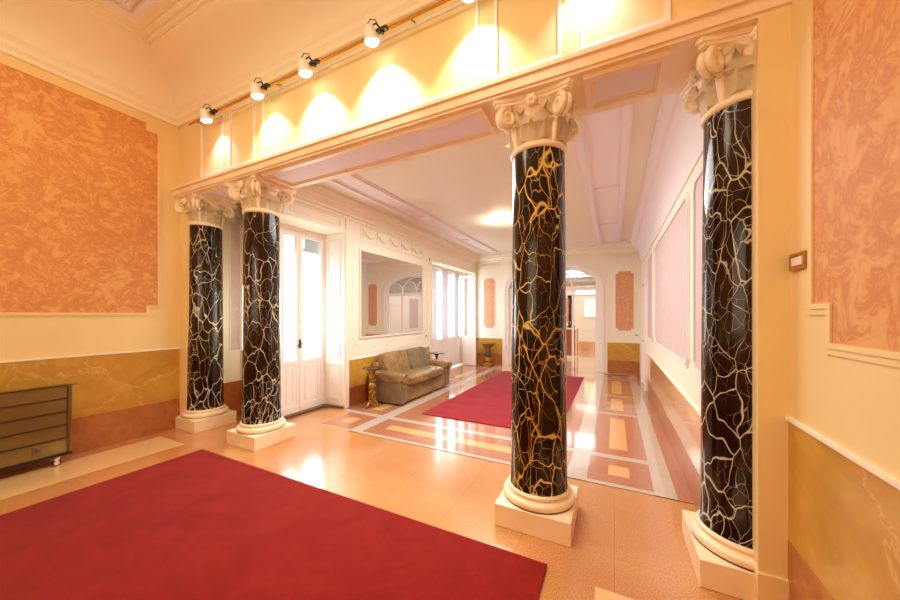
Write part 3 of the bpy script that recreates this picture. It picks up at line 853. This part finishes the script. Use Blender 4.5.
# gilded urn stand at the far wall
t = thing('urn_stand', 'ornate gilt and dark bronze urn stand before the yellow dado at the far end', 'stand', (-3.52, 9.66, .001))
bm = new(); lathe(bm, [(.19,0),(.21,.02),(.2,.05),(.14,.07),(.12,.11),(.14,.16),(.11,.22),(.08,.26)], 32)
for k in range(4):
    a = PI/4+k*PI/2; bmesh.ops.create_uvsphere(bm, u_segments=10, v_segments=8, radius=.05, matrix=Matrix.Translation((.21*math.cos(a), .21*math.sin(a), .05)))
finish('base', bm, M['gold'], t, smooth=True)
bm = new(); lathe(bm, [(.08,.26),(.10,.3),(.105,.36),(.085,.42),(.07,.46)], 32); finish('body', bm, M['bronze'], t, smooth=True)
bm = new(); lathe(bm, [(.07,.46),(.09,.48),(.07,.5),(.10,.56),(.16,.63),(.22,.67),(.225,.69),(.19,.69),(.12,.64),(.02,.62)], 32)
for k in range(10):
    a = k*PI/5; bmesh.ops.create_uvsphere(bm, u_segments=8, v_segments=6, radius=.022, matrix=Matrix.Translation((.215*math.cos(a), .215*math.sin(a), .685)))
bo = finish('bowl', bm, M['gold'], t, smooth=True)
for s in (-1, 1):
    bm = new(); tube(bm, [(s*.09,0,.5),(s*.17,0,.46),(s*.19,0,.38),(s*.12,0,.32)], .015, 8); finish('handle', bm, M['gold'], t, smooth=True)

# ------------------------------------------------------------------ slatted metal unit on castors (left foreground)
t = thing('slatted_metal_unit', 'low bronze-grey slatted metal unit on a pale castor against the yellow dado', 'heater', (-5.24, .2, 0))
Lh = 1.13
bm = new(); bx(bm, -.15,.0,-1.2,Lh,.12,.84,.006); finish('casing', bm, M['sheet'], t)
for k in range(5):
    z = .14+.14*(k+1)
    bm = new(); bx(bm, -.02,.012,-1.22,Lh+(.04 if k == 4 else -.03),z-.004,z+.003)
    so = finish('slat', bm, M['black'], t)
bm = new(); bx(bm, -.14,.02,-1.2,Lh,.10,.125,.003); finish('bottom_rail', bm, M['black'], t)
bm = new()
for k in range(28): tube(bm, [(.02,Lh-.03,.13+.025*k),(.006,Lh-.03+.012,.1425+.025*k),(.02,Lh-.03,.155+.025*k)], .0045, 5)
tube(bm, [(.01,Lh-.03,.12),(.01,Lh-.03,.84)], .007, 8)
finish('hinge_edge', bm, M['seam'], t)
bm = new(); bx(bm, .0,.012,.86,.92,.16,.25,.004); tube(bm, [(.012,.89,.23),(.03,.89,.23),(.03,.89,.19)], .009, 6); finish('latch', bm, M['chrome'], t)
for y in (1.02, -.95):
    bm = new(); r = bmesh.ops.create_cone(bm, cap_ends=True, segments=24, radius1=.032, radius2=.032, depth=.03, matrix=Matrix.Translation((-.01,y-.0,.034)) @ Matrix.Rotation(PI/2,4,'Y'))
    wh = finish('castor', bm, M['rubber'], t, smooth=True)
    bm = new(); bmesh.ops.create_cone(bm, cap_ends=True, segments=20, radius1=.02, radius2=.02, depth=.04, matrix=Matrix.Translation((-.008,y,.034)) @ Matrix.Rotation(PI/2,4,'Y'))
    tube(bm, [(-.01,y,.055),(-.01,y+.02,.10)], [.022,.015], 10)
    finish('castor_cover', bm, M['castor'], wh, smooth=True)

# ------------------------------------------------------------------ switches and sockets
def plate(name, label, cat, W, u, z, w, h, fm, n, pm):
    lo = W(u, z, 0); t = thing(name, label, cat, lo)
    def P(a, b, d): q = Vector(W(u+a, z+b, d))-Vector(lo); return tuple(q)
    bm = new(); frame(bm, P, rect(-w/2+.012, w/2-.012, -h/2+.012, h/2-.012), 0, .012, .0, .012); slab(bm, P, rect(-w/2+.012, w/2-.012, -h/2+.012, h/2-.012), .0, .006)
    finish('cover_plate', bm, fm, t)
    for k in range(n):
        a = -w/2+.02+(w-.04)*k/n; b = -w/2+.02+(w-.04)*(k+1)/n
        bm = new(); slab(bm, P, rect(a+.001, b-.001, -h/2+.022, h/2-.022), .006, .013); finish('rocker', bm, pm, t)
plate('light_switch', 'brass framed switch plate with white rockers beside the right wallpaper panel', 'switch', WR, 2.255, 1.865, .15, .085, M['brass'], 3, M['plastic'])
plate('wall_socket', 'small white socket on the cream wall left below the mirror', 'socket', GL, 4.47, 1.05, .10, .07, M['plastic'], 2, M['plastic'])
plate('wall_socket', 'small dark socket on the cream wall right below the mirror', 'socket', GL, 6.82, 1.07, .10, .07, M['plastic'], 2, M['bronze'])
plate('light_switch', 'dark switch plate on the far wall above the small yellow dado', 'switch', GF, .53, 1.04, .10, .07, M['plastic'], 2, M['bronze'])

# ------------------------------------------------------------------ track with spotlights
TY, TZ = 2.31, 4.09
t = thing('light_track', 'thin brass spotlight track running above the columns', 'light track', (-2.0, TY, TZ))
bm = new(); bx(bm, -3.0, 2.6, -.010, .010, -.008, .008); finish('rail', bm, M['brass'], t)
bm = new()
bm.free()
for x in (-2.9, -1.3, .45, 2.2):
    bm = new(); tube(bm, [(x,0,.01),(x,YF-.002-TY,.05)], .008, 6); finish('bracket', bm, M['brass'], t)
def spot(x, bulb, label, lit, col, e, tilt, hz=0):
    r = thing('track_spotlight', label, 'spotlight', (x, TY, TZ), hz, 'spotlights on the track above the columns')
    bm = new(); bx(bm, -.055,.055,-.02,.02,-.035,-.009,.004); bx(bm, -.012,.012,-.012,.012,-.06,-.02); finish('adapter', bm, M['black'], r)
    bm = new(); tube(bm, [(.0,0,-.03),(-.04,-.035,.02),(-.075,-.05,.0),(-.08,-.045,-.04)], .008, 6)
    tube(bm, [(-.03,.0,.0),(-.06,-.02,.07),(-.10,-.04,.075),(-.125,-.05,.03),(-.12,-.05,-.01)], .004, 6)
    finish('arm', bm, M['black'], r, smooth=True)
    R = Matrix.Rotation(tilt, 4, 'X')
    T = Matrix.Translation((-.085,-.05,-.07)) @ R
    bm = new(); lathe(bm, [(.02,.07),(.038,.06),(.048,.02),(.062,-.03),(.068,-.052),(.062,-.052),(.03,-.02)], 28)
    bm.transform(T); hd = finish('lamp_head', bm, M['lampwhite'], r, smooth=True)
    bm = new(); lathe(bm, [(.060,-.050),(.056,-.062),(.038,-.078),(.005,-.086)], 24); bm.transform(T); finish('bulb', bm, M[bulb], hd, smooth=True)
    l = bpy.data.lights.new('spot_beam', 'SPOT'); l.energy = e; l.color = col; l.spot_size = math.radians(104); l.spot_blend = .9; l.shadow_soft_size = .03
    lo = bpy.data.objects.new('spot_beam', l); C.objects.link(lo)
    for q in [c for c in r.children]: q.location.y = -.036
    p = Vector((x,TY-.036,TZ))+(T @ Vector((0,0,-.10)))
    lo.location = p; lo.rotation_euler = (tilt, 0, 0)
TL = math.radians(20)
spot(-4.37, 'bulb_red', 'leftmost spotlight on the track, glowing near the corner of the left wall', 1, (1,.38,.52), 44, TL)
spot(-3.38, 'bulb_green', 'greenish-lit spotlight above the column beside the glazed door', 1, (.40,1,.70), 60, TL)
spot(-2.63, 'bulb_white', 'white spotlight on the track, third from the left corner', 1, (.90,.93,1), 70, TL)
spot(-1.8, 'bulb_white', 'white spotlight in the middle of the track, with wire loop above it', 1, (.88,.95,1), 105, TL)
spot(-0.88, 'bulb_green', 'spotlight at the top edge of the photo casting pale green light', 1, (.45,1,.72), 70, TL)
spot(-0.07, 'bulb_red', 'rightmost spotlight on the track, casting pink light right of the lone column', 1, (1,.38,.52), 52, TL)

# ceiling lamp of the gallery
t = thing('ceiling_lamp', 'small brass ceiling lamp glowing on the gallery ceiling beside the lone column', 'lamp', (-2.02, 6.35, ZG))
bm = new(); lathe(bm, [(.10,0),(.10,-.015),(.04,-.03),(.02,-.05),(.02,-.08)], 28); finish('ceiling_rose', bm, M['brass'], t, smooth=True)
for k in range(5):
    a = k*2*PI/5; ca, sa = math.cos(a), math.sin(a)
    bm = new(); tube(bm, [(0,0,-.06),(.08*ca,.08*sa,-.09),(.15*ca,.15*sa,-.07),(.16*ca,.16*sa,-.04)], .006, 6); ao = finish('arm', bm, M['brass'], t, smooth=True)
    bm = new(); bmesh.ops.create_uvsphere(bm, u_segments=12, v_segments=8, radius=.022, matrix=Matrix.Translation((.16*ca,.16*sa,-.025))); finish('bulb', bm, M['bulb_ceiling'], ao, smooth=True)

# ------------------------------------------------------------------ outside terrace
bm = new(); bx(bm, -14, -4.6, 3.3, 14, -.25, -.16); struct('ground', bm, mat('pale terrace', (225,222,215), .8)[0])

# ------------------------------------------------------------------ lights
def area(name, loc, size, e, col, rot=(0,0,0), sy=None):
    l = bpy.data.lights.new(name, 'AREA'); l.energy = e; l.color = col; l.size = size
    if sy: l.shape = 'RECTANGLE'; l.size_y = sy
    o = bpy.data.objects.new(name, l); C.objects.link(o); o.location = loc; o.rotation_euler = rot
    return o
WARM = (1,.87,.58)
area('front_overhead_fill', (-3.4,.2,4.7), 1.3, 40, WARM, (0,0,0))  # added pair of warm overhead fills, no ceiling fixture modelled
area('front_overhead_fill', (-1.2,.2,4.7), 1.3, 40, WARM, (0,0,0))
area('front_rear_fill', (-2.3,-2.9,2.4), 4.0, 64, (1,.90,.66), (math.radians(105),0,0), 2.2)  # added unseen fill behind the camera, tilted up to brighten the ceiling
area('gallery_fill', (-1.75,4.7,3.38), 1.8, 155, (.98,.985,.95), (0,0,0), 3.0)  # added overhead fill brightening the gallery, separate from its ceiling lamp
area('gallery_lamp_glow', (-2.02,6.35,3.28), .3, 10, (1,.9,.72), (PI,0,0))
area('door_daylight', (-4.72,3.7,1.55), .9, 85, (.92,.97,1), (0,-PI/2,0), 2.2)
area('window_daylight', (-4.62,8.48,1.7), 2.0, 110, (.92,.97,1), (0,-PI/2,0), 2.6)
area('hall_fill', (-1.8,13,3.5), 3, 115, (.97,.98,1), (0,0,0), 4)  # added unseen fill for the room beyond the arch
w = bpy.data.worlds.new('sky'); bpy.context.scene.world = w; w.use_nodes = True
w.node_tree.nodes['Background'].inputs['Color'].default_value = (.93,.97,1,1)
w.node_tree.nodes['Background'].inputs['Strength'].default_value = 4

# ------------------------------------------------------------------ camera
cd = bpy.data.cameras.new('camera'); cam = bpy.data.objects.new('camera', cd); C.objects.link(cam)
cam.location = (0,0,1.6); cam.rotation_euler = (PI/2, math.radians(0), math.radians(26.66))
cd.sensor_width = 36; cd.lens = 327.4/900*36; cd.shift_y = 14/900; cd.clip_start = .05
bpy.context.scene.camera = cam
sc = bpy.context.scene
sc.view_settings.view_transform = 'Standard'
sc.view_settings.exposure = 0
sc.render.film_transparent = False
try:
    sc.cycles.max_bounces = 10; sc.cycles.diffuse_bounces = 6; sc.cycles.transparent_max_bounces = 12
    sc.cycles.caustics_reflective = False; sc.cycles.caustics_refractive = False
    sc.cycles.sample_clamp_indirect = 6
except Exception: pass
